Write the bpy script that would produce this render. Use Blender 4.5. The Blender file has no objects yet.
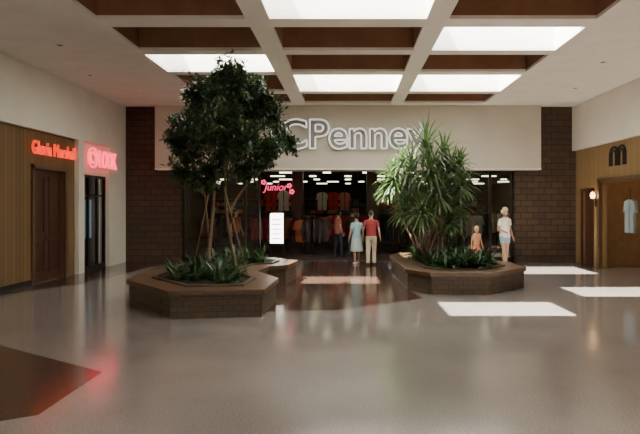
import bpy, math, random
from mathutils import Vector, Matrix
random.seed(7)
D=bpy.data; SC=bpy.context.scene
F=540.0; CX=348.0; CY=205.0; CH=1.85
def W(px,py,Y): return Vector(((px-CX)/F*Y, Y, CH-(py-CY)/F*Y))

# ------------------------------------------------------------ materials
def newmat(name):
    m=D.materials.new(name); m.use_nodes=True
    return m, m.node_tree, m.node_tree.nodes['Principled BSDF']
def mat(name,col,rough=0.6,metal=0.0,var=0.12,scale=6.0,emit=None,es=0.0,bump=0.0,spec=0.5):
    m,nt,b=newmat(name)
    b.inputs['Roughness'].default_value=rough; b.inputs['Metallic'].default_value=metal
    b.inputs['Specular IOR Level'].default_value=spec
    tc=nt.nodes.new('ShaderNodeTexCoord'); n=nt.nodes.new('ShaderNodeTexNoise'); n.inputs['Scale'].default_value=scale
    n.inputs['Detail'].default_value=4
    nt.links.new(tc.outputs['Object'],n.inputs['Vector'])
    r=nt.nodes.new('ShaderNodeValToRGB')
    r.color_ramp.elements[0].position=0.3; r.color_ramp.elements[1].position=0.7
    r.color_ramp.elements[0].color=tuple(c*(1-var) for c in col)+(1,)
    r.color_ramp.elements[1].color=tuple(min(1,c*(1+var)) for c in col)+(1,)
    nt.links.new(n.outputs['Fac'],r.inputs['Fac']); nt.links.new(r.outputs['Color'],b.inputs['Base Color'])
    if bump:
        bp=nt.nodes.new('ShaderNodeBump'); bp.inputs['Strength'].default_value=bump; bp.inputs['Distance'].default_value=0.01
        nt.links.new(n.outputs['Fac'],bp.inputs['Height']); nt.links.new(bp.outputs['Normal'],b.inputs['Normal'])
    if emit:
        b.inputs['Emission Color'].default_value=tuple(emit)+(1,); b.inputs['Emission Strength'].default_value=es
    return m
def brickmat(name,c1,c2,mortar,bw,bh,axes,offset=0.5,rough=0.8,ms=0.012,spec=0.3,bump=0.4):
    m,nt,b=newmat(name); b.inputs['Roughness'].default_value=rough; b.inputs['Specular IOR Level'].default_value=spec
    tc=nt.nodes.new('ShaderNodeTexCoord'); s=nt.nodes.new('ShaderNodeSeparateXYZ'); c=nt.nodes.new('ShaderNodeCombineXYZ')
    nt.links.new(tc.outputs['Object'],s.inputs[0])
    if axes[0]=='XY':
        a=nt.nodes.new('ShaderNodeMath'); a.operation='ADD'
        nt.links.new(s.outputs['X'],a.inputs[0]); nt.links.new(s.outputs['Y'],a.inputs[1]); nt.links.new(a.outputs[0],c.inputs['X'])
    else: nt.links.new(s.outputs[axes[0]],c.inputs['X'])
    nt.links.new(s.outputs[axes[1]],c.inputs['Y'])
    br=nt.nodes.new('ShaderNodeTexBrick'); br.offset=offset
    br.inputs['Scale'].default_value=1; br.inputs['Brick Width'].default_value=bw; br.inputs['Row Height'].default_value=bh
    br.inputs['Mortar Size'].default_value=ms; br.inputs['Color1'].default_value=tuple(c1)+(1,); br.inputs['Color2'].default_value=tuple(c2)+(1,)
    br.inputs['Mortar'].default_value=tuple(mortar)+(1,)
    nt.links.new(c.outputs[0],br.inputs['Vector'])
    n=nt.nodes.new('ShaderNodeTexNoise'); n.inputs['Scale'].default_value=25; nt.links.new(tc.outputs['Object'],n.inputs['Vector'])
    mx=nt.nodes.new('ShaderNodeMix'); mx.data_type='RGBA'; mx.blend_type='MULTIPLY'; mx.inputs['Factor'].default_value=0.35
    nt.links.new(br.outputs['Color'],mx.inputs['A']); nt.links.new(n.outputs['Color'],mx.inputs['B'])
    nt.links.new(mx.outputs['Result'],b.inputs['Base Color'])
    if bump:
        bp=nt.nodes.new('ShaderNodeBump'); bp.inputs['Strength'].default_value=bump; bp.inputs['Distance'].default_value=0.01; bp.invert=True
        nt.links.new(br.outputs['Fac'],bp.inputs['Height']); nt.links.new(bp.outputs['Normal'],b.inputs['Normal'])
    return m
def emis(name,col,st):
    m,nt,b=newmat(name); b.inputs['Base Color'].default_value=tuple(col)+(1,)
    b.inputs['Emission Color'].default_value=tuple(col)+(1,); b.inputs['Emission Strength'].default_value=st
    return m
def glassmat(name,tint=(0.93,0.95,0.95),gl=0.06):
    m=D.materials.new(name); m.use_nodes=True; nt=m.node_tree; nt.nodes.clear()
    o=nt.nodes.new('ShaderNodeOutputMaterial'); t=nt.nodes.new('ShaderNodeBsdfTransparent'); g=nt.nodes.new('ShaderNodeBsdfGlossy')
    x=nt.nodes.new('ShaderNodeMixShader'); t.inputs[0].default_value=tuple(tint)+(1,); g.inputs['Roughness'].default_value=0.03
    x.inputs[0].default_value=gl
    nt.links.new(t.outputs[0],x.inputs[1]); nt.links.new(g.outputs[0],x.inputs[2]); nt.links.new(x.outputs[0],o.inputs[0])
    return m
def leafmat(name,c1,c2,tr=0.3):
    m,nt,b=newmat(name); b.inputs['Roughness'].default_value=0.38
    tc=nt.nodes.new('ShaderNodeTexCoord'); n=nt.nodes.new('ShaderNodeTexNoise'); n.inputs['Scale'].default_value=9
    nt.links.new(tc.outputs['Object'],n.inputs['Vector'])
    r=nt.nodes.new('ShaderNodeValToRGB'); r.color_ramp.elements[0].position=0.35; r.color_ramp.elements[1].position=0.65
    r.color_ramp.elements[0].color=tuple(c1)+(1,); r.color_ramp.elements[1].color=tuple(c2)+(1,)
    nt.links.new(n.outputs['Fac'],r.inputs['Fac']); nt.links.new(r.outputs['Color'],b.inputs['Base Color'])
    t=nt.nodes.new('ShaderNodeBsdfTranslucent'); nt.links.new(r.outputs['Color'],t.inputs['Color'])
    x=nt.nodes.new('ShaderNodeMixShader'); x.inputs[0].default_value=tr
    o=nt.nodes['Material Output']
    nt.links.new(b.outputs[0],x.inputs[1]); nt.links.new(t.outputs[0],x.inputs[2]); nt.links.new(x.outputs[0],o.inputs[0])
    return m

M={}
M['ceil']=mat('ceiling_plaster',(0.86,0.81,0.75),0.85,var=0.04,scale=2,spec=0.2)
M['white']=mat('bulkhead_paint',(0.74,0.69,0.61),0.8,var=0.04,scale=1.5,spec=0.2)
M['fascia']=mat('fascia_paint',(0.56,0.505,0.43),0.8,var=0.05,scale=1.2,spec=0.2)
M['brown']=mat('coffer_brown',(0.27,0.13,0.07),0.75,var=0.12,scale=3)
M['curb']=mat('skylight_shaft_white',(0.92,0.92,0.9),0.8,var=0.02,scale=3)
M['brick']=brickmat('brown_block',(0.105,0.064,0.04),(0.075,0.047,0.032),(0.03,0.022,0.018),0.4,0.2,('X','Z'),ms=0.012)
M['woodL']=brickmat('wood_panelling',(0.22,0.13,0.055),(0.17,0.10,0.045),(0.06,0.035,0.015),0.14,6.0,('Y','Z'),offset=0,rough=0.55,ms=0.006)
M['woodR']=brickmat('oak_panelling',(0.34,0.22,0.10),(0.30,0.19,0.085),(0.12,0.08,0.04),0.3,6.0,('Y','Z'),offset=0,rough=0.55,ms=0.006)
M['tile']=brickmat('planter_tile',(0.12,0.082,0.052),(0.092,0.063,0.041),(0.045,0.032,0.022),0.2,0.1,('XY','Z'),rough=0.4,ms=0.006)
M['bench']=mat('bench_wood',(0.10,0.055,0.03),0.35,var=0.25,scale=14)
M['stake']=mat('bamboo_stake',(0.25,0.17,0.09),0.6,var=0.2,scale=20)
M['soil']=mat('soil',(0.03,0.02,0.014),0.95,var=0.3,scale=30,bump=0.6)
M['dark']=mat('dark_bronze',(0.03,0.024,0.02),0.4,metal=0.6)
M['door']=mat('door_mahogany',(0.06,0.022,0.014),0.35,var=0.2)
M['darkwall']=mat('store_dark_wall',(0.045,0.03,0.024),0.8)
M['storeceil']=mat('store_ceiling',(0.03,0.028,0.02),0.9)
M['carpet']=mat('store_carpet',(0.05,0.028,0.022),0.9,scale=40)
M['bark']=mat('bark',(0.17,0.11,0.07),0.8,var=0.3,scale=30,bump=0.4)
M['chrome']=mat('sign_metal',(0.22,0.21,0.20),0.4,metal=0.0,var=0.03)
M['signwhite']=mat('sign_edge',(0.85,0.83,0.80),0.3,var=0.02,emit=(1,0.97,0.94),es=0.6)
M['redneon']=emis('red_neon',(1.0,0.045,0.015),1.3)
M['pinkneon']=emis('pink_neon',(1.0,0.05,0.10),2.6)
M['pinkneon2']=emis('pink_script_neon',(1.0,0.05,0.16),2.2)
M['lamp']=emis('fluorescent_diffuser',(1.0,0.93,0.60),5.5)
M['warm']=emis('warm_bulb',(1.0,0.55,0.2),9.0)
M['litsign']=emis('lit_poster',(1.0,0.93,0.84),9)
M['glass']=glassmat('window_glass')
M['skyglass']=glassmat('skylight_glazing',(0.97,0.99,0.98),0.02)
M['leafA']=leafmat('ficus_leaf',(0.024,0.050,0.018),(0.065,0.115,0.038),0.25)
M['leafB']=leafmat('dracaena_leaf',(0.05,0.10,0.038),(0.14,0.21,0.07),0.35)
M['leafC']=leafmat('groundcover_leaf',(0.02,0.05,0.015),(0.05,0.10,0.03),0.2)
def floormat(name,col,rough,coat=.5):
    m,nt,b=newmat(name)
    tc=nt.nodes.new('ShaderNodeTexCoord')
    n=nt.nodes.new('ShaderNodeTexNoise'); n.inputs['Scale'].default_value=70; n.inputs['Detail'].default_value=6
    nt.links.new(tc.outputs['Object'],n.inputs['Vector'])
    nb=nt.nodes.new('ShaderNodeTexNoise'); nb.inputs['Scale'].default_value=0.7; nb.inputs['Detail'].default_value=5
    nt.links.new(tc.outputs['Object'],nb.inputs['Vector'])
    r=nt.nodes.new('ShaderNodeValToRGB'); r.color_ramp.elements[0].position=.3; r.color_ramp.elements[1].position=.7
    r.color_ramp.elements[0].color=tuple(c*.88 for c in col)+(1,); r.color_ramp.elements[1].color=tuple(c*1.1 for c in col)+(1,)
    nt.links.new(nb.outputs['Fac'],r.inputs['Fac'])
    mx=nt.nodes.new('ShaderNodeMix'); mx.data_type='RGBA'; mx.blend_type='OVERLAY'; mx.inputs['Factor'].default_value=0.8
    nt.links.new(r.outputs['Color'],mx.inputs['A']); nt.links.new(n.outputs['Fac'],mx.inputs['B'])
    nt.links.new(mx.outputs['Result'],b.inputs['Base Color'])
    mr=nt.nodes.new('ShaderNodeMapRange'); mr.inputs['To Min'].default_value=rough*0.7; mr.inputs['To Max'].default_value=rough*1.3
    nt.links.new(nb.outputs['Fac'],mr.inputs['Value']); nt.links.new(mr.outputs[0],b.inputs['Roughness'])
    n3=nt.nodes.new('ShaderNodeTexNoise'); n3.inputs['Scale'].default_value=5
    nt.links.new(tc.outputs['Object'],n3.inputs['Vector'])
    bp=nt.nodes.new('ShaderNodeBump'); bp.inputs['Strength'].default_value=0.05; bp.inputs['Distance'].default_value=0.02
    nt.links.new(n3.outputs['Fac'],bp.inputs['Height']); nt.links.new(bp.outputs['Normal'],b.inputs['Normal'])
    b.inputs['Specular IOR Level'].default_value=0.9; b.inputs['IOR'].default_value=1.55
    b.inputs['Coat Weight'].default_value=coat; b.inputs['Coat Roughness'].default_value=rough*.8
    return m
M['floor']=floormat('terrazzo_floor',(0.255,0.222,0.21),0.15,.4)
M['floorbrown']=floormat('brown_terrazzo',(0.075,0.042,0.032),0.15,.25)

# ------------------------------------------------------------ mesh builder
class MB:
    def __init__(s): s.v=[];s.f=[];s.m=[]
    def add(s,vs,fs,mi=0):
        o=len(s.v); s.v+= [tuple(v) for v in vs]
        for f in fs: s.f.append(tuple(i+o for i in f)); s.m.append(mi)
    def box(s,x0,x1,y0,y1,z0,z1,mi=0):
        v=[(x0,y0,z0),(x1,y0,z0),(x1,y1,z0),(x0,y1,z0),(x0,y0,z1),(x1,y0,z1),(x1,y1,z1),(x0,y1,z1)]
        s.add(v,[(0,3,2,1),(4,5,6,7),(0,1,5,4),(1,2,6,5),(2,3,7,6),(3,0,4,7)],mi)
    def prism(s,pts,z0,z1,mi=0):
        n=len(pts)
        v=[(p[0],p[1],z0) for p in pts]+[(p[0],p[1],z1) for p in pts]
        s.add(v,[tuple(range(n-1,-1,-1)),tuple(range(n,2*n))]+[(i,(i+1)%n,n+(i+1)%n,n+i) for i in range(n)],mi)
    def ring(s,outer,inner,z0,z1,mi=0):
        n=len(outer)
        v=[(p[0],p[1],z0) for p in outer]+[(p[0],p[1],z1) for p in outer]+[(p[0],p[1],z0) for p in inner]+[(p[0],p[1],z1) for p in inner]
        f=[]
        for i in range(n):
            j=(i+1)%n
            f+=[(i,j,n+j,n+i),(n+i,n+j,3*n+j,3*n+i),(2*n+j,2*n+i,3*n+i,3*n+j),(j,i,2*n+i,2*n+j)]
        s.add(v,f,mi)
    def tube(s,pts,rad,seg=10,mi=0,side=Vector((1,0,0))):
        pts=[Vector(p) for p in pts]; n=len(pts); vs=[];fs=[]
        for i,p in enumerate(pts):
            d=(pts[min(i+1,n-1)]-pts[max(i-1,0)]).normalized()
            a=side-d*side.dot(d)
            if a.length<0.05:
                q=Vector((0,1,0)); a=q-d*q.dot(d)
            a.normalize(); b=d.cross(a)
            r=rad[i]; rx,ry=(r if isinstance(r,(tuple,list)) else (r,r))
            for k in range(seg):
                t=2*math.pi*k/seg; vs.append(p+a*math.cos(t)*rx+b*math.sin(t)*ry)
        for i in range(n-1):
            for k in range(seg):
                k2=(k+1)%seg; fs.append((i*seg+k,i*seg+k2,(i+1)*seg+k2,(i+1)*seg+k))
        fs.append(tuple(range(seg-1,-1,-1))); fs.append(tuple((n-1)*seg+k for k in range(seg)))
        s.add(vs,fs,mi)
    def ell(s,c,r,mi=0,seg=14,rings=9):
        c=Vector(c); vs=[c+Vector((0,0,r[2]))];fs=[]
        for i in range(1,rings):
            th=math.pi*i/rings
            for k in range(seg):
                ph=2*math.pi*k/seg
                vs.append(c+Vector((r[0]*math.sin(th)*math.cos(ph),r[1]*math.sin(th)*math.sin(ph),r[2]*math.cos(th))))
        vs.append(c-Vector((0,0,r[2])))
        for k in range(seg): fs.append((0,1+k,1+(k+1)%seg))
        for i in range(rings-2):
            for k in range(seg):
                a=1+i*seg+k;b=1+i*seg+(k+1)%seg
                fs.append((a,a+seg,b+seg,b))
        L=len(vs)-1; o=1+(rings-2)*seg
        for k in range(seg): fs.append((L,o+(k+1)%seg,o+k))
        s.add(vs,fs,mi)
    def build(s,name,mats,parent=None,smooth=False,remesh=None,loc=None):
        me=D.meshes.new(name); me.from_pydata(s.v,[],s.f)
        for m in mats: me.materials.append(m)
        for p,mi in zip(me.polygons,s.m):
            p.material_index=mi; p.use_smooth=smooth
        me.update(); ob=D.objects.new(name,me); SC.collection.objects.link(ob)
        if parent: ob.parent=parent
        if loc: ob.location=loc
        if remesh:
            r=ob.modifiers.new('r','REMESH'); r.mode='VOXEL'; r.voxel_size=remesh; r.use_smooth_shade=True
            sm=ob.modifiers.new('s','SMOOTH'); sm.factor=0.5; sm.iterations=2
        return ob
def boxo(name,b,m,parent=None):
    q=MB(); q.box(*b); return q.build(name,[m],parent)
def empty(name,loc=(0,0,0),rot=0):
    e=D.objects.new(name,None); SC.collection.objects.link(e); e.location=loc; e.rotation_euler[2]=rot; e.empty_display_size=0.2; return e
def textmesh(body,offset=0.0,extrude=.04):
    cu=D.curves.new('t','FONT'); cu.body=body; cu.extrude=extrude; cu.offset=offset; cu.align_x='LEFT'
    ob=D.objects.new('t_tmp',cu); SC.collection.objects.link(ob)
    bpy.context.view_layer.update(); dg=bpy.context.evaluated_depsgraph_get()
    me=D.meshes.new_from_object(ob.evaluated_get(dg)); D.objects.remove(ob); return me
def text(name,body,mats,width,height,center,facing,extrude=0.04,parent=None,offset=0.0,shear=0.0):
    me=textmesh(body,offset,extrude)
    for v in me.vertices: v.co.x+=shear*v.co.y
    xs=[v.co.x for v in me.vertices]; ys=[v.co.y for v in me.vertices]
    cx=(min(xs)+max(xs))/2; cy=(min(ys)+max(ys))/2
    sx=width/(max(xs)-min(xs)); sy=height/(max(ys)-min(ys)) if height else sx
    c=Vector(center)
    for v in me.vertices:
        a=(v.co.x-cx)*sx; b=(v.co.y-cy)*sy; z=v.co.z
        if facing=='-Y': p=Vector((a,-z,b))
        elif facing=='+X': p=Vector((z,a,b))
        else: p=Vector((-z,-a,b))
        v.co=p
    me.materials.clear()
    for m in mats: me.materials.append(m)
    for p in me.polygons: p.material_index=0
    o=D.objects.new(name,me); SC.collection.objects.link(o); o.location=c
    if parent: o.parent=parent
    return o

# ------------------------------------------------------------ room shell
XL,XR=-7.2,7.26; CZ=5.03
boxo('floor',(XL-2.2,XR+2.6,-8,34,-0.2,0),M['floor'])
boxo('wall_rear',(XL-.3,XR+.3,-8.2,-8,0,CZ),M['white'])
q=MB()
q.prism([(-7.2,10.9),(-6.3,12.6),(-5.9,16.0),(-5.5,17.5),(-7.2,17.5)],0,0.003)
q.prism([(-1.4,9.4),(-.2,9.5),(1.5,10.7),(1.25,12),(1.15,14),(1.2,17.5),(-1.3,17.5),(-1.3,14),(-1.7,12)],0,0.003)
q.prism([(-2.72,5.98),(-2.73,4.76),(-5,3.5),(-7.2,2.4),(-7.2,8.7)][::-1],0,0.003)
q.build('floor_inlay',[M['floorbrown']])

xe=[XL-.3,-4.3,-1.75,-1.34,1.34,1.72,4.25,XR+.3]
rows=[(-4.6,-3.0),(-0.9,0.7),(3.9,5.4),(5.75,7.35),(7.75,9.22),(9.65,11.1),(11.42,12.88),(13.2,15.1),(15.45,16.8)]
typ=[ 'SSS','SSS','BBB','BBB','BSB','BBS','SBB','BSS','BBB']  # rows behind the camera: unseen open skylights added as fill light
ce=MB(); cof=MB(); gz=MB(); cb=MB(); y=-8.2; openings=[]
cols=[(-4.3,-1.75),(-1.34,1.34),(1.72,4.25)]
T=0.06; HS=1.05
for (r0,r1),t in zip(rows,typ):
    ce.box(xe[0],xe[-1],y,r0,CZ,CZ+T)
    for a,b in ((xe[0],-4.3),(-1.75,-1.34),(1.34,1.72),(4.25,xe[-1])): ce.box(a,b,r0,r1,CZ,CZ+T)
    for (a,b),k in zip(cols,t):
        if k=='S':
            h=HS
            cb.box(a-.05,a,r0,r1,CZ+T,CZ+T+h); cb.box(b,b+.05,r0,r1,CZ+T,CZ+T+h)
            cb.box(a-.05,b+.05,r0-.05,r0,CZ+T,CZ+T+h); cb.box(a-.05,b+.05,r1,r1+.05,CZ+T,CZ+T+h)
            gz.box(a-.05,b+.05,r0-.05,r1+.05,CZ+T+h,CZ+T+h+.012); openings.append((a,b,r0,r1))
        else:
            h=0.45
            cof.box(a-.05,b+.05,r0-.05,r1+.05,CZ+T+h,CZ+T+h+.05)
            cof.box(a-.05,a,r0,r1,CZ+T,CZ+T+h); cof.box(b,b+.05,r0,r1,CZ+T,CZ+T+h)
            cof.box(a-.05,b+.05,r0-.05,r0,CZ+T,CZ+T+h); cof.box(a-.05,b+.05,r1,r1+.05,CZ+T,CZ+T+h)
    y=r1
ce.box(xe[0],xe[-1],y,18.1,CZ,CZ+T)
ce.build('ceiling',[M['ceil']])
cof.build('ceiling_coffers',[M['brown']])
cb.build('ceiling_skylight_shafts',[M['curb']])
gz.build('window_skylight_glazing',[M['skyglass']])
for i,(a,b,r0,r1) in enumerate(openings):
    L=D.lights.new('portal','AREA'); L.shape='RECTANGLE'; L.size=b-a; L.size_y=r1-r0; L.cycles.is_portal=True
    o=D.objects.new('skylight_portal',L); SC.collection.objects.link(o); o.location=((a+b)/2,(r0+r1)/2,CZ+T+HS+.03)
q=MB()
for (px,py) in ((60,45),(90,75),(575,88),(603,62)):
    Y=F*(CZ-CH)/(CY-py); X=(px-CX)/F*Y
    n=16; o=[(X+.08*math.cos(2*math.pi*k/n),Y+.08*math.sin(2*math.pi*k/n)) for k in range(n)]
    i_=[(X+.06*math.cos(2*math.pi*k/n),Y+.06*math.sin(2*math.pi*k/n)) for k in range(n)]
    q.ring(o,i_,CZ-.012,CZ,0); q.prism(i_,CZ-.006,CZ,1)
q.build('recessed_downlights',[M['ceil'],M['dark']])

# left wall
q=MB(); q.box(XL-.35,XL,-8,17.5,3.6,CZ); q.build('wall_bulkhead_left',[M['white']])
q=MB()
q.box(XL-.3,XL-.12,-8,12.55,0,3.6,0); q.box(XL-.3,XL-.12,12.55,13.95,2.72,3.6,0); q.box(XL-.3,XL-.12,13.95,14.45,0,3.6,0)
q.box(XL-.3,XL,14.45,14.75,0,3.6,1); q.box(XL-.3,XL-.12,14.75,16.3,2.7,3.6,1); q.box(XL-.3,XL,16.3,17.5,0,3.6,1)
q.build('wall_left',[M['woodL'],M['white']])
boxo('baseboard_left',(XL-.12,XL-.10,-8,12.5,0,.12),M['dark'])
q=MB(); q.box(XL-.29,XL-.2,12.55,13.95,0,2.72,0)
for a,b in ((12.63,13.2),(13.3,13.87)):
    for z0,z1 in ((.2,1.0),(1.15,2.55)):
        q.box(XL-.2,XL-.18,a+.04,a+.08,z0,z1); q.box(XL-.2,XL-.18,b-.08,b-.04,z0,z1)
        q.box(XL-.2,XL-.18,a+.04,b-.04,z0,z0+.04); q.box(XL-.2,XL-.18,a+.04,b-.04,z1-.04,z1)
q.box(XL-.12,XL-.08,12.47,12.57,0,2.8,1); q.box(XL-.12,XL-.08,13.93,14.03,0,2.8,1); q.box(XL-.12,XL-.08,12.47,14.03,2.7,2.8,1)
q.tube([(XL-.15,13.16,.95),(XL-.15,13.16,1.25)],[.015,.015],8,1)
q.build('door_1',[M['door'],M['bench']])
e=empty('shop_door_glazed',(0,0,0))
q=MB()
for yy in (14.75,15.22,15.78,16.24): q.box(XL-.2,XL-.12,yy,yy+.06,0,2.7)
q.box(XL-.2,XL-.12,14.75,16.3,2.62,2.7); q.box(XL-.2,XL-.12,14.75,16.3,0,.12); q.box(XL-.2,XL-.12,14.75,16.3,2.1,2.15)
q.build('frame',[M['dark']],e)
boxo('glass',(XL-.17,XL-.16,14.78,16.27,.1,2.65),M['glass'],e)
boxo('poster_panel',(XL-.28,XL-.26,15.0,15.7,.9,2.0),mat('poster_blue',(0.22,0.30,0.36),.5,emit=(.35,.5,.6),es=.25),e)
boxo('wall_shop_inner',(XL-.9,XL-.4,14.5,16.6,0,3.4),M['darkwall'])
boxo('wall_shop_backing',(XL-.4,XL-.3,-8,14.5,0,3.6),M['darkwall'])
text('neon_sign_red','Gloria Marshall',[M['redneon']],1.95,0.32,(XL-.06,13.4,3.2),'+X',.02)
e=empty('neon_sign_pink')
text('letters','LOOK',[M['pinkneon']],1.15,0.5,(XL+.03,16.15,3.18),'+X',.03,parent=e)
q=MB()
c=Vector((XL+.05,15.15,3.18))
for R,t0,t1 in ((.27,0,2*math.pi),(.15,.3,5.6)):
    q.tube([c+Vector((0,R*math.cos(t0+(t1-t0)*k/24),R*math.sin(t0+(t1-t0)*k/24))) for k in range(25)],[.03]*25,8)
q.tube([c+Vector((0,.15,.0)),c+Vector((0,.27,-.1))],[.03,.03],8)
q.build('swirl',[M['pinkneon']],e,True)

# right wall
boxo('wall_bulkhead_right',(XR,XR+.35,-8,17.5,3.6,CZ),M['white'])
q=MB()
q.box(XR+.12,XR+.3,-8,13.0,0,3.6); q.box(XR+.12,XR+.3,13.0,15.75,2.5,3.6); q.box(XR+.12,XR+.3,15.75,16.25,0,3.6)
q.box(XR+.12,XR+.3,16.25,17.0,2.3,3.6); q.box(XR+.12,XR+.3,17.0,17.5,0,3.6)
q.build('wall_right',[M['woodR']])
q=MB(); q.box(XR+.2,XR+.28,16.25,17.0,0,2.3); q.box(XR+.08,XR+.14,16.19,16.27,0,2.36); q.box(XR+.08,XR+.14,16.98,17.06,0,2.36); q.box(XR+.08,XR+.14,16.19,17.06,2.28,2.36)
q.ell((XR+.17,16.35,1.05),(.03,.03,.03),0,8,6); q.build('door_2',[M['door'],M['bench']])
q=MB()
q.box(XR+.04,XR+.14,12.9,13.02,0,2.62); q.box(XR+.04,XR+.14,15.73,15.85,0,2.62); q.box(XR+.04,XR+.14,12.9,15.85,2.5,2.62)
q.build('trim_1',[M['bench']])
q=MB(); q.box(XR+2.2,XR+2.3,12,16.5,0,3.2,0); q.box(XR+.3,XR+2.3,12,12.1,0,3.2,0); q.box(XR+.3,XR+2.3,16.1,16.2,0,3.2,0); q.box(XR+.3,XR+2.3,12,16.2,3.2,3.3,0)
q.build('wall_boutique',[mat('boutique_wall',(0.26,0.14,0.06),.7)])
q=MB(); q.box(XR+.9,XR+1.5,13.3,13.5,3.14,3.2); q.box(XR+.9,XR+1.5,14.8,15.0,3.14,3.2); q.build('boutique_ceiling_lamp',[emis('boutique_lamp',(1,.7,.38),10)])
e=empty('wall_sconce')
q=MB(); q.box(XR+.09,XR+.12,15.9,16.06,1.8,2.2,0); q.tube([(XR+.1,15.98,1.95),(XR-.02,15.98,1.9),(XR-.02,15.98,2.0)],[.014]*3,8,0); q.tube([(XR-.02,15.98,2.0),(XR-.02,15.98,2.04)],[.05,.06],10,0)
q.build('bracket',[M['dark']],e)
q=MB(); q.ell((XR-.02,15.98,2.13),(.07,.07,.11),0); q.build('bulb',[M['warm']],e,True)
q=MB(); base=(XR+.10)
for k in range(2):
    yc=14.75+(0.5-k)*0.42
    for s_ in (0,.10):
        r=.21-s_; pts=[(base,yc-r,2.93)]+[(base,yc+r*math.cos(math.pi-math.pi*t/10),3.25+r*math.sin(math.pi*t/10)) for t in range(11)]+[(base,yc+r,2.93)]
        q.tube(pts,[(.03,.03)]*13,8)
q.build('arch_logo_sign',[M['dark']])

# back: pillars + fascia
for a,b in ((XL-.35,-5.4),(5.4,XR+.35)):
    q=MB(); q.box(a,b,17.5,18.1,0,CZ,0); q.build('brick_pillar',[M['brick']])
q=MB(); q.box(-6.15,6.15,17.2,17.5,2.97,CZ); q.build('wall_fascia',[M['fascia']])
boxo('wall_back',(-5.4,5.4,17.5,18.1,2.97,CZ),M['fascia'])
boxo('trim_2',(-6.15,6.15,17.18,17.2,2.97,3.02),M['white'])
e=empty('department_store_sign')
SW=5.1; SX=-.06
o=text('letter_faces','JCPenney',[M['chrome']],SW,1.22,(SX,17.1,3.95),'-Y',.06,parent=e,offset=.02)
me=textmesh('JCPenney',.02,0)
xs=[v.co.x for v in me.vertices]; ys=[v.co.y for v in me.vertices]; sc=SW/(max(xs)-min(xs)); cx=(min(xs)+max(xs))/2; cy=(min(ys)+max(ys))/2; scy=1.22/(max(ys)-min(ys))
ed={}
for p in me.polygons:
    vs=list(p.vertices)
    for i in range(len(vs)):
        k=tuple(sorted((vs[i],vs[(i+1)%len(vs)]))); ed[k]=ed.get(k,0)+1
q=MB()
for (a,b),n in ed.items():
    if n==1:
        A=me.vertices[a].co; B=me.vertices[b].co
        p=[Vector(((c.x-cx)*sc,-.065,(c.y-cy)*scy)) for c in (A,B)]
        if (p[1]-p[0]).length>1e-4: q.tube(p,[.026,.026],6)
q.build('outline_tubes',[M['signwhite']],e,loc=(SX,17.1,3.95))

# ------------------------------------------------------------ planters
def inset(pts,d):
    n=len(pts); out=[]
    for i in range(n):
        p0=Vector(pts[i-1]);p1=Vector(pts[i]);p2=Vector(pts[(i+1)%n])
        e1=(p1-p0).normalized(); e2=(p2-p1).normalized()
        n1=Vector((-e1.y,e1.x)); n2=Vector((-e2.y,e2.x))
        b=(n1+n2); b.normalize(); k=d/max(.5,b.dot(n1)); out.append(tuple(p1+b*k))
    return out
def planter(pts,h=.46):
    e=empty('planter')
    q=MB(); q.ring(inset(pts,.05),inset(pts,.5),0,h-.09); q.build('tiled_base',[M['tile']],e)
    q=MB(); q.ring(pts,inset(pts,.42),h-.09,h-.0); ob=q.build('bench_rim',[M['bench']],e)
    bv=ob.modifiers.new('b','BEVEL'); bv.width=.012; bv.segments=2
    q=MB(); q.ring(inset(pts,.42),inset(pts,.5),h-.1,h+.03); q.build('inner_curb',[M['tile']],e)
    q=MB(); q.prism(inset(pts,.5),.1,h-.02); q.build('soil',[M['soil']],e)
    return e
left=[(-4.15,10.1),(-2.9,8.7),(-1.38,8.9),(-1.32,10.3),(-1.9,11.4),(-1.8,12.3),(-1.4,12.5),(-1.25,13.6),(-2.2,14.5),(-3.5,14.4),(-3.9,12.8),(-4.2,11.4)]
right=[(1.25,11.75),(1.7,11.1),(2.95,11.05),(4.0,12.1),(3.95,13.2),(3.1,14.0),(3.0,15.1),(2.2,15.8),(1.45,15.7),(1.15,14.9),(1.2,13.4)]
planter(left); planter(right)

# ------------------------------------------------------------ plants
def rnd(a,b): return random.uniform(a,b)
def leaf(q,p,d,up,L,w,mi=0,seg=2,droop=0.3):
    d=d.normalized(); s=d.cross(up)
    if s.length<.05: s=d.cross(Vector((1,0,0)))
    s.normalize(); vs=[];fs=[]
    pos=p.copy(); dd=d.copy()
    n=seg+1
    ws=[math.sin(math.pi*(0.12+0.88*i/n))**.8*w for i in range(n)]+[0]
    for i in range(n+1):
        if i==n: vs.append(pos.copy())
        else: vs+= [pos-s*ws[i]/2,pos+s*ws[i]/2]
        pos=pos+dd*L/n; dd=(dd+Vector((0,0,-droop/n))).normalized()
    for i in range(n-1): fs.append((2*i,2*i+1,2*i+3,2*i+2))
    fs.append((2*n-2,2*n-1,2*n))
    q.add(vs,fs,mi)
def rdir(zb=0):
    while True:
        v=Vector((rnd(-1,1),rnd(-1,1),rnd(-1,1)))
        if .1<v.length<1: 
            v.normalize(); v.z+=zb; return v.normalized()
def bez(a,b,c,n=10):
    return [a*(1-t)**2+b*2*t*(1-t)+c*t*t for t in [i/n for i in range(n+1)]]
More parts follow.
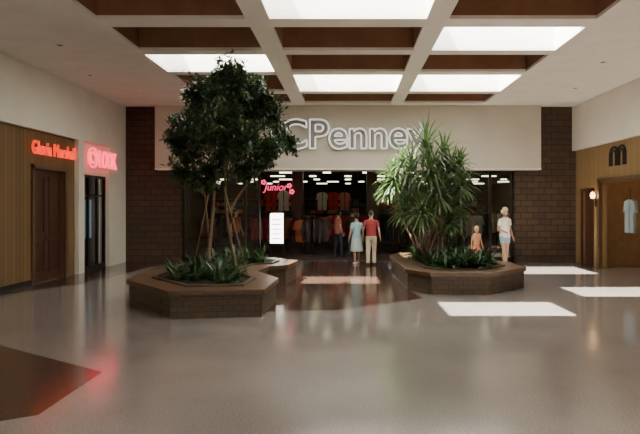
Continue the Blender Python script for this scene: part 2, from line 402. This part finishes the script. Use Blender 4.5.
def leafball(q,bk,c,R,nb,per,lmin,lmax):
    for _ in range(nb):
        d=rdir(.1); tip=c+Vector((d.x,d.y*1.2,d.z*.95))*R*rnd(.45,1.15)
        tw=bez(c,(c+tip)/2+Vector((0,0,.08)),tip+Vector((0,0,-.04)),5)
        bk.tube(tw,[.007,.006,.005,.004,.003,.002],4)
        for k in range(per):
            t=rnd(.2,1.05); a=c.lerp(tip,t)+rdir()*rnd(.01,.12)
            dr=(rdir(-.35)+ (tip-c).normalized()*.6)
            L=rnd(lmin,lmax)
            leaf(q,a,dr,Vector((rnd(-.4,.4),rnd(-.4,.4),1)),L,L*rnd(.38,.48),0,1,.5)
e=empty('ficus_tree'); Yt=11.0
cl=[(213,88,22),(240,80,20),(196,112,22),(184,130,17),(190,155,18),(215,125,28),(245,115,28),(264,105,18),(276,120,16),(283,137,13),
    (228,152,26),(254,145,24),(272,152,14),(246,170,15),(208,176,15),(228,70,14),(255,86,16),(198,96,14),(182,172,12),(262,163,12),(177,146,9),
    (235,100,24),(222,105,22),(203,140,22),(240,135,26),(194,180,10),(178,122,10),(292,146,8)]
q=MB(); bk=MB()
hub1=W(215,165,Yt+.1); hub2=W(226,160,Yt-.1)
b1=W(206,268,Yt); b1.z=.44; b2=W(238,268,Yt+.2); b2.z=.44; b3=W(211,268,Yt+.3); b3.z=.44
bk.tube(bez(b1,W(214,215,Yt),hub1,12),[.046-.002*i for i in range(13)],10)
bk.tube(bez(b2,W(222,215,Yt+.1),hub2,12),[.042-.0018*i for i in range(13)],10)
bk.tube(bez(b3,W(206,200,Yt+.2),W(200,150,Yt+.2),12),[.028-.0014*i for i in range(13)],8)
bk.tube(bez(W(227,215,Yt+.1),W(242,188,Yt),W(268,158,Yt-.1),10),[.03-.0015*i for i in range(11)],8)
for (px,py,r) in cl:
    dy=rnd(-.7,.7)
    c=W(px,py,Yt+dy); R=r/F*Yt*1.05
    hub=hub1 if px<222 else hub2
    bk.tube(bez(hub,(hub+c)/2+Vector((0,0,.15)),c,8),[.026-.0026*i for i in range(9)],6)
    leafball(q,bk,c,R,int(8+R*34),int(24+R*20),.08,.145)
bk.build('trunks',[M['bark']],e,True); q.build('foliage',[M['leafA']],e)
st=MB()
for x0,x1,yy in ((-3.25,-2.85,11.25),(-2.05,-2.5,11.0)):
    st.tube([(x0,yy,.44),(x1,yy-.1,2.2)],[.014,.012],6)
st.build('support_stakes',[M['stake']],e,True)
e=empty('dracaena_tree'); Yt=13.2; q=MB(); bk=MB()
ros=[(426,148,34,0),(452,172,30,.2),(394,180,24,1.3),(438,194,28,-.4),(412,170,28,.6),(458,205,20,.1),(402,162,20,1.2),(422,212,26,-.5),(444,156,27,.4),(408,192,24,.9),(388,190,17,1.4),(445,182,28,.5),(430,170,30,-.3),(450,222,18,-.2),(404,210,20,.5),(392,172,17,1.6),(462,186,20,-.1),(460,165,18,.3)]
for i,(px,py,r,dy) in enumerate(ros):
    c=W(px,py+4,Yt+dy); b=Vector((2.05+.25*math.cos(i*2.1),Yt+dy*.6+.2*math.sin(i*2.1),.44))
    mid=(b+c)/2; mid.x=b.x*.6+c.x*.4
    bk.tube(bez(b,mid,c,10),[.035-.0014*k for k in range(11)],8)
    L=r/F*Yt*1.15
    for k in range(85):
        t=k/85; az=k*2.39996; el=math.radians(82-115*t+rnd(-9,9))
        d=Vector((math.cos(az)*math.cos(el),math.sin(az)*math.cos(el),math.sin(el)))
        leaf(q,c+Vector((0,0,.1*(1-t)))+d*.02,d,Vector((0,0,1)),L*rnd(.75,1.1),rnd(.04,.06),0,5,1.3)
bk.build('canes',[M['bark']],e,True); q.build('blades',[M['leafB']],e)
def clump(q,x,y,z,n,L,w,spread,el0=20,el1=80):
    for k in range(n):
        az=rnd(0,2*math.pi); el=math.radians(rnd(el0,el1))
        d=Vector((math.cos(az)*math.cos(el),math.sin(az)*math.cos(el),math.sin(el)))
        leaf(q,Vector((x+rnd(-spread,spread),y+rnd(-spread,spread),z)),d,Vector((0,0,1)),L*rnd(.6,1.2),w*rnd(.7,1.2),0,4,1.4)
def inpoly(x,y,P):
    c=False; n=len(P)
    for i in range(n):
        x1,y1=P[i];x2,y2=P[i-1]
        if (y1>y)!=(y2>y) and x<(x2-x1)*(y-y1)/(y2-y1)+x1: c=not c
    return c
for P,cnt in ((inset(left,.72),95),(inset(right,.66),130)):
    q=MB(); got=0
    while got<cnt:
        x=rnd(min(p[0] for p in P),max(p[0] for p in P)); y_=rnd(min(p[1] for p in P),max(p[1] for p in P))
        if inpoly(x,y_,P):
            clump(q,x,y_,.44,random.choice((14,18,24)),rnd(.25,.55),rnd(.05,.09),.04); got+=1
    q.build('ground_cover_plants',[M['leafC']])

# ------------------------------------------------------------ store interior
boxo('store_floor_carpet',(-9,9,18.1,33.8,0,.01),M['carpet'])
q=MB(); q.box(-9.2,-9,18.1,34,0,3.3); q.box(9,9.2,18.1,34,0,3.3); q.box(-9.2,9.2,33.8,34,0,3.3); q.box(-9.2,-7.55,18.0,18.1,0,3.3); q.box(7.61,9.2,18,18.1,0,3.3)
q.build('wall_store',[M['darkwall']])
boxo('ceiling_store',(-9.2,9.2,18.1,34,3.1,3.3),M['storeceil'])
q=MB()
for yy in (20.5,23,26,28.5,31):
    for k in range(-5,6):
        x=k*1.5+(.7 if int(yy*2)%2 else 0)
        o=[(x+.15*math.cos(2*math.pi*j/12),yy+.15*math.sin(2*math.pi*j/12)) for j in range(12)]
        if (k*7+int(yy))%3: q.prism(o,3.06,3.1)
        else: q.box(x-.3,x+.3,yy-.05,yy+.05,3.06,3.1)
q.build('store_ceiling_lamps',[M['lamp']])
q=MB()
for x in (-5.4,-4.45,-3.4,-2.95,3.75,4.6,5.32): q.box(x,x+.08,17.6,17.7,0,2.97)
for a,b in ((-5.4,-2.95),(3.75,5.4)):
    q.box(a,b,17.6,17.7,0,.15); q.box(a,b,17.6,17.7,2.87,2.97)
q.build('storefront_frame',[M['dark']])
for i,(a,b) in enumerate(((-5.35,-2.95),(3.8,5.35))): boxo('window_%d'%(i+1),(a,b,17.64,17.65,.15,2.87),M['glass'])
for i,x in enumerate((-1.9,0.9)):
    q=MB(); q.box(x-.2,x+.2,20.2,20.6,0,3.1); q.box(x-.23,x+.23,20.17,20.63,0,.15); q.build('store_column',[M['door']])
e=empty('neon_script_sign')
text('script','Junior',[M['pinkneon2']],.85,.32,(-2.45,18.25,2.42),'-Y',.01,shear=.3,parent=e)
q=MB()
for fx,fz in ((-2.85,2.62),(-1.98,2.5),(-1.9,2.3)):
    for k in range(5):
        a=k*2*math.pi/5; q.ell((fx+.06*math.cos(a),18.25,fz+.06*math.sin(a)),(.035,.015,.035),0,8,6)
q.build('flowers',[M['pinkneon2']],e,True)
e=empty('lit_poster_stand',(-2.4,18.25,0))
q=MB(); q.box(-.27,.27,-.05,.05,.5,1.62); q.box(-.25,-.2,-.03,.03,0,.5); q.box(.2,.25,-.03,.03,0,.5); q.box(-.27,.27,-.18,.18,0,.04); q.build('stand',[M['dark']],e)
q=MB(); q.box(-.22,.22,-.06,-.05,.56,1.57); q.build('panel',[M['litsign']],e)
q=MB()
for k in range(5): q.box(-.16,.16-.05*(k%2),-.066,-.06,.7+k*.16,.73+k*.16)
q.build('print',[M['bench']],e)
GC=[(0.5,.03,.025),(.62,.55,.48),(.42,.08,.12),(.05,.12,.15),(.05,.05,.10),(.4,.25,.13),(.5,.18,.16),(.07,.05,.05),(.12,.15,.08),(.48,.13,.04)]
GM=[mat('garment_%d'%i,c,.85,var=.1,scale=20) for i,c in enumerate(GC)]
def garment(q,base,ang,mi,L=.8,w=.44,th=.05):
    o=[(.06,0),(w*.5,-.06),(w*.62,-.34),(w*.5,-.36),(w*.42,-.18),(w*.46,-L),(0.02,-L),(.02,-.0)]
    full=o+[( -x,z) for x,z in reversed(o)]
    u=Vector((math.cos(ang),math.sin(ang),0)); n=Vector((-u.y,u.x,0)); c=Vector(base)+u*w*.6
    m=len(full); vs=[c+u*x+Vector((0,0,z))+n*th/2 for x,z in full]+[c+u*x+Vector((0,0,z))-n*th/2 for x,z in full]
    q.add(vs,[tuple(range(m)),tuple(range(2*m-1,m-1,-1))]+[(i,m+i,m+(i+1)%m,(i+1)%m) for i in range(m)],mi)
def rounder(x,y_,cs,H=1.35,R=.42,n=18):
    H=H+rnd(-.15,.2)
    e=empty('clothes_rack',(x,y_,0)); q=MB()
    q.tube([(0,0,0),(0,0,H+.1)],[.03,.03],8); 
    for k in range(4):
        a=k*math.pi/2; q.tube([(0,0,.05),(.5*math.cos(a),.5*math.sin(a),.03)],[.02,.02],6); q.tube([(0,0,H-.1),(R*math.cos(a),R*math.sin(a),H)],[.012,.012],6)
    q.tube([(R*math.cos(t*math.pi/12),R*math.sin(t*math.pi/12),H) for t in range(25)],[.014]*25,6)
    q.build('stand',[M['dark']],e)
    q=MB()
    for k in range(n):
        a=2*math.pi*k/n; garment(q,(R*.35*math.cos(a),R*.35*math.sin(a),H-.03),a,k*len(cs)//n,rnd(.7,.85))
    q.build('clothes',[GM[c] for c in cs],e)
spots=[(-4.5,21.2,[7,4,7]),(-3.3,20.6,[0,7,2]),(-1.3,19.6,[0,9,7]),(-.3,22.5,[0,6,0]),(-2.6,22.8,[1,2,5]),(2.0,20.8,[7,4,7]),(3.3,20.6,[7,3,7]),(4.6,21,[3,8,1]),
 (-3.9,24.5,[0,1,9]),(-1.3,25.5,[6,7,0]),(1.5,24.5,[5,0,7]),(2.7,23.2,[0,7,2]),(4.9,24,[1,5,3]),(-5.9,23.5,[5,7,6]),(0.2,28,[2,5,0]),(2.7,28,[1,0,5]),(-2.7,28,[0,5,7]),(6.2,22.5,[5,7,1])]
for s_ in spots: rounder(*s_)
for gx,gy,cs in ((-2.5,21.4,(0,1,0,9)),(-.6,24,(1,0,6,2)),(2.2,26,(9,0,1,5))):
    e=empty('garment_display_grid',(gx,gy,0)); q=MB()
    for x in (-.8,.8): q.tube([(x,0,0),(x,0,2.5)],[.02,.02],6); q.box(x-.04,x+.04,-.3,.3,0,.03)
    for z in (1.35,2.45): q.tube([(-.8,0,z),(.8,0,z)],[.015,.015],6)
    q.build('frame',[M['dark']],e)
    q=MB()
    for j in range(3):
        for z,k in ((2.42,0),(1.32,1)): garment(q,(-.55+j*.5-.26,0,z),0,(j+k*2)%4,.8)
    q.build('garments',[GM[c] for c in cs],e)
q=MB()
for z in (.4,.85,1.3,1.75,2.2): q.box(-8.5,8.5,33.2,33.7,z,z+.04,0)
x=-8.4
while x<8.3:
    w=rnd(.3,.6)
    for z in (.44,.89,1.34,1.79): q.box(x,x+w*.9,33.25,33.6,z,z+rnd(.15,.36),random.choice((1,4,5,6,7,8,9)))
    x+=w
q.build('stocked_shelves',[M['bench']]+GM[:9])

# ------------------------------------------------------------ people
SKIN=mat('skin',(0.50,0.28,0.19),.5,var=.05); SKINT=mat('skin_tan',(0.48,0.24,0.13),.5,var=.05)
EYE=mat('eye',(.03,.02,.015),.2); EYW=mat('eye_white',(.8,.78,.75),.3); LIP=mat('lips',(.4,.12,.1),.5)
def hand(q,w,d,s=1.0,sx=1):
    d=d.normalized()
    q.tube([w-d*.01*s,w+d*.03*s,w+d*.085*s],[(.018*s,.026*s),(.016*s,.038*s),(.014*s,.036*s)],10,0,Vector((1,0,0)))
    f=Vector((0,1,0)); f=(f-d*f.dot(d)).normalized(); inn=Vector((-sx,0,0))
    for i,(o,l) in enumerate(((-.03,.062),(-.011,.075),(.01,.07),(.029,.055))):
        a=w+d*.08*s+f*o*s; b=a+(d+inn*.15).normalized()*l*.45*s; c=b+(d+inn*.45).normalized()*l*.32*s; e_=c+(d+inn*.8).normalized()*l*.25*s
        q.tube([a,b,c,e_],[.0085*s,.0085*s,.008*s,.006*s],6)
    a=w+d*.03*s-f*.03*s; b=a+(d*.6-f*.8+inn*.2).normalized()*.03*s; c=b+(d-f*.3+inn*.3).normalized()*.03*s
    q.tube([a,b,c],[.012*s,.0105*s,.008*s],6)
def person(name,loc,head_deg,H,skin,hair_m,hair,top_m,top,bot_m,bot,stride=.1,arms=None,female=False,child=False,shoe_m=None):
    k=H/1.75; e=empty(name,loc,math.radians(head_deg))
    S=lambda x,y_,z: Vector((x*k,y_*k,z*k))
    hs=1.28 if child else 1.0; sh=.165 if female else .19
    if child: sh=.15
    hipz=.90 if not child else .84
    hd=S(0,-.015,1.75)-Vector((0,0,.12*k*hs))
    q=MB()
    wt=.125 if female else .145; hw=.165 if female else .155
    T_=[(.84,hw*.9,.11),(.93,hw,.12),(1.05,wt,.10),(1.2,wt+.012,.105),(1.32,sh*.92,.11),(1.40,sh*.85,.085),(1.45,.09,.065),(1.5,.055,.058),(hd.z/k,.05,.055)]
    q.tube([S(0,0,z) for z,_,_ in T_],[(a*k,b*k) for _,a,b in T_],16)
    q.ell(hd,(.075*k*hs,.095*k*hs,.118*k*hs),0,16,12)
    q.ell(hd+S(0,-.03*hs,-.05*hs),(.055*k*hs,.06*k*hs,.065*k*hs))
    q.tube([hd+S(0,-.088*hs,.012*hs),hd+S(0,-.112*hs,-.025*hs)],[.008*k*hs,.014*k*hs],8)
    for s_ in (-1,1): q.ell(hd+S(s_*.076*hs,.01,-.005),(.012*k*hs,.02*k*hs,.032*k*hs),0,8,6)
    am=arms or [(.03,-.05),(.03,-.05)]
    wr=[]
    for s_,arm in zip((-1,1),am):
        if not isinstance(arm[0],tuple):
            el=S(s_*(sh+.06),.03,1.13); w=S(s_*(sh+.07+arm[0]),arm[1],.88)
        else: el=S(*arm[0]); w=S(*arm[1])
        shd=S(s_*(sh-.01),0,1.39)
        q.tube([S(s_*(sh-.07),0,1.40),shd,(shd+el)/2,el,(el*2+w)/3,w],[.045*k,.052*k,.044*k,.036*k,.036*k,.025*k],10)
        hand(q,w,(w-el),k*(.95 if not child else 1.05),s_); wr.append((shd,el,w))
    lg=[]
    for s_ in (-1,1):
        fy=s_*stride
        hp=S(s_*.085,0,hipz); kn=S(s_*.09,fy*.5-.02,.49); ak=S(s_*.09,fy,.085)
        q.tube([hp+S(0,0,.02),(hp+kn)/2,kn,kn.lerp(ak,.35)+S(0,.015,0),ak],[.088*k,.075*k,.054*k,.053*k,.034*k],12)
        q.tube([ak+S(0,.03,-.04),ak+S(0,-.06,-.045),ak+S(0,-.13,-.058),ak+S(0,-.17,-.065)],[(.032*k,.03*k),(.04*k,.032*k),(.042*k,.022*k),(.03*k,.014*k)],10)
        lg.append((hp,kn,ak))
    q.build('body',[skin],e,True,remesh=.0085*max(.8,k))
    f=MB()
    for s_ in (-1,1):
        f.ell(hd+S(s_*.03*hs,-.086*hs,.012*hs),(.013*k*hs,.009*k*hs,.008*k*hs),0,8,6); f.ell(hd+S(s_*.03*hs,-.094*hs,.012*hs),(.006*k*hs,.004*k*hs,.006*k*hs),1,8,6)
        f.tube([hd+S(s_*.017*hs,-.094*hs,.032*hs),hd+S(s_*.045*hs,-.086*hs,.032*hs)],[.004*k,.003*k],6,1)
    f.ell(hd+S(0,-.089*hs,-.055*hs),(.024*k*hs,.008*k*hs,.008*k*hs),2,10,6)
    f.build('face',[EYW,EYE,LIP],e,True)
    h=MB(); h.ell(hd+S(0,.018*hs,.03*hs),(.086*k*hs,.1*k*hs,.105*k*hs))
    if hair=='long':
        h.tube([hd+S(0,.04,.03),hd+S(0,.07,-.06),hd+S(0,.06,-.17)],[(.085*k,.06*k),(.09*k,.045*k),(.07*k,.03*k)],12)
        for s_ in (-1,1): h.tube([hd+S(s_*.065,.0,.06),hd+S(s_*.085,.01,-.03),hd+S(s_*.08,.02,-.13)],[.03*k,.03*k,.02*k],8)
    elif hair=='curly':
        for _ in range(26):
            d=rdir(.3)
            if d.y<-.35 and d.z<.55: continue
            h.ell(hd+S(d.x*.085,d.y*.09+.02,d.z*.1+.025),(.036*k,.036*k,.036*k),0,8,6)
    h.build('hair',[hair_m],e,True,remesh=.011)
    if top:
        t=MB()
        z0=.86 if top!='tucked' else .93
        TT=[(z0,hw*1.10,.135),(.96,hw*1.08,.132),(1.05,wt*1.14,.118),(1.2,(wt+.012)*1.12,.122),(1.32,sh*.97,.125),(1.40,sh*.92,.10),(1.45,.10,.075),(1.465,.075,.07)]
        t.tube([S(0,0,z) for z,_,_ in TT],[(a*k,b*k) for _,a,b in TT],18)
        for s_,(shd,el,w) in zip((-1,1),wr):
            if top!='sleeveless':
                en=shd.lerp(el,.62 if top!='long' else 1)
                t.tube([S(s_*(sh-.08),0,1.395),shd,en],[.056*k,.064*k,.062*k],12)
                if top=='long': t.tube([el,w.lerp(el,.05)],[.05*k,.036*k],10)
        t.build('shirt',[top_m],e,True,remesh=.012)
    b=MB()
    if bot=='trousers' or bot=='shorts':
        b.tube([S(0,0,z) for z in (.80,.86,.93,.98)],[(a*k,c*k) for a,c in ((.14,.11),(hw*1.08,.13),(hw*1.06,.132),(wt*1.12,.118))],16)
        for hp,kn,ak in lg:
            if bot=='trousers': b.tube([hp,(hp+kn)/2,kn,kn.lerp(ak,.5),ak+S(0,0,-.01)],[.1*k,.088*k,.072*k,.068*k,.066*k],12)
            else: b.tube([hp,hp.lerp(kn,.5)],[.1*k,.096*k],12)
    elif bot=='skirt':
        b.tube([S(0,0,z) for z in (.45,.6,.8,.92,1.04)],[(a*k,c*k) for a,c in ((.23,.2),(.215,.18),(.19,.15),(hw*1.08,.132),(wt*1.12,.115))],18)
    b.build('bottoms',[bot_m],e,True,remesh=.012)
    if shoe_m:
        s2=MB()
        for hp,kn,ak in lg:
            s2.tube([ak+S(0,.05,-.045),ak+S(0,-.05,-.045),ak+S(0,-.13,-.055),ak+S(0,-.185,-.062)],[(.036*k,.04*k),(.045*k,.04*k),(.047*k,.028*k),(.034*k,.018*k)],12)
        s2.build('shoes',[shoe_m],e,True,remesh=.01)
    return e
hb=mat('hair_brown',(.05,.028,.015),.6); hbl=mat('hair_blonde',(.62,.48,.30),.5); hdk=mat('hair_dark',(.02,.014,.01),.5)
maroon=mat('maroon_shirt',(.30,.035,.04),.8); khaki=mat('khaki',(.60,.50,.36),.8); teal=mat('pale_blue_top',(.30,.48,.52),.8)
wht=mat('white_cotton',(.88,.84,.80),.8); denim=mat('denim',(.30,.42,.56),.85); blk=mat('shoe_brown',(.05,.03,.02),.5)
person('man',(.71,16.6,.003),172,1.68,SKIN,hb,'short',maroon,'tucked',khaki,'trousers',.09,shoe_m=blk)
person('woman',(.27,16.85,.003),200,1.58,SKIN,hdk,'curly',teal,'tee',mat('sage_skirt',(.45,.55,.50),.8),'skirt',.08,female=True,shoe_m=wht)
person('woman',(4.75,16.35,0),25,1.76,SKIN,hbl,'curly',wht,'tee',denim,'shorts',.07,arms=[((-.25,.02,1.12),(-.20,-.20,1.05)),(.03,-.05)],female=True,shoe_m=wht)
person('child',(3.88,16.3,0),10,1.22,SKINT,hbl,'short',None,None,mat('swim_shorts',(.45,.15,.1),.8),'shorts',.05,child=True)
dsl=mat('dark_slacks',(.04,.04,.06),.8)
person('shopper',(-.35,19.2,.01),120,1.66,SKIN,hdk,'curly',mat('pink_top',(.4,.15,.12),.8),'tee',dsl,'trousers',.1,female=True,shoe_m=blk)
person('shopper',(.15,19.6,.01),170,1.7,SKIN,hb,'short',mat('brown_jacket',(.08,.04,.03),.8),'long',dsl,'trousers',.1,shoe_m=blk)
person('shopper',(-4.0,19.3,.01),60,1.7,SKIN,hb,'short',mat('rust_shirt',(.25,.07,.03),.8),'tee',dsl,'trousers',.1,shoe_m=blk)
person('shopper',(.95,21.8,.01),30,1.68,SKIN,hdk,'long',mat('cream_blouse',(.5,.42,.34),.8),'tee',dsl,'trousers',.1,female=True,shoe_m=blk)
e=empty('hanging_shirt',(XR+.35,14.25,2.0))
q=MB(); garment(q,(0,0,0),math.pi/2,0,.9,.5,.08); q.tube([(0,.3,0),(0,.3,.1),(0,.3,.3)],[.008]*3,6,1); q.build('shirt',[mat('pale_shirt',(.22,.26,.28),.8),M['dark']],e)

# ------------------------------------------------------------ light
w=D.worlds.new('World'); SC.world=w; w.use_nodes=True
bg=w.node_tree.nodes['Background']; bg.inputs[0].default_value=(1.0,.955,.87,1); bg.inputs[1].default_value=15.0
s=D.lights.new('sun','SUN'); s.energy=62; s.angle=math.radians(.6); s.color=(1,.91,.77)
o=D.objects.new('sun',s); SC.collection.objects.link(o); o.rotation_euler=Vector((2.5,1.05,-5.03)).to_track_quat('-Z','Y').to_euler(); o.location=(-3,5,12)

cam=D.cameras.new('camera'); co=D.objects.new('camera',cam); SC.collection.objects.link(co)
co.location=(0,0,CH); co.rotation_euler=(math.pi/2,0,0); cam.lens=F/640*36; cam.sensor_width=36
cam.shift_x=-28/640; cam.shift_y=-12/640; cam.clip_end=200
SC.camera=co
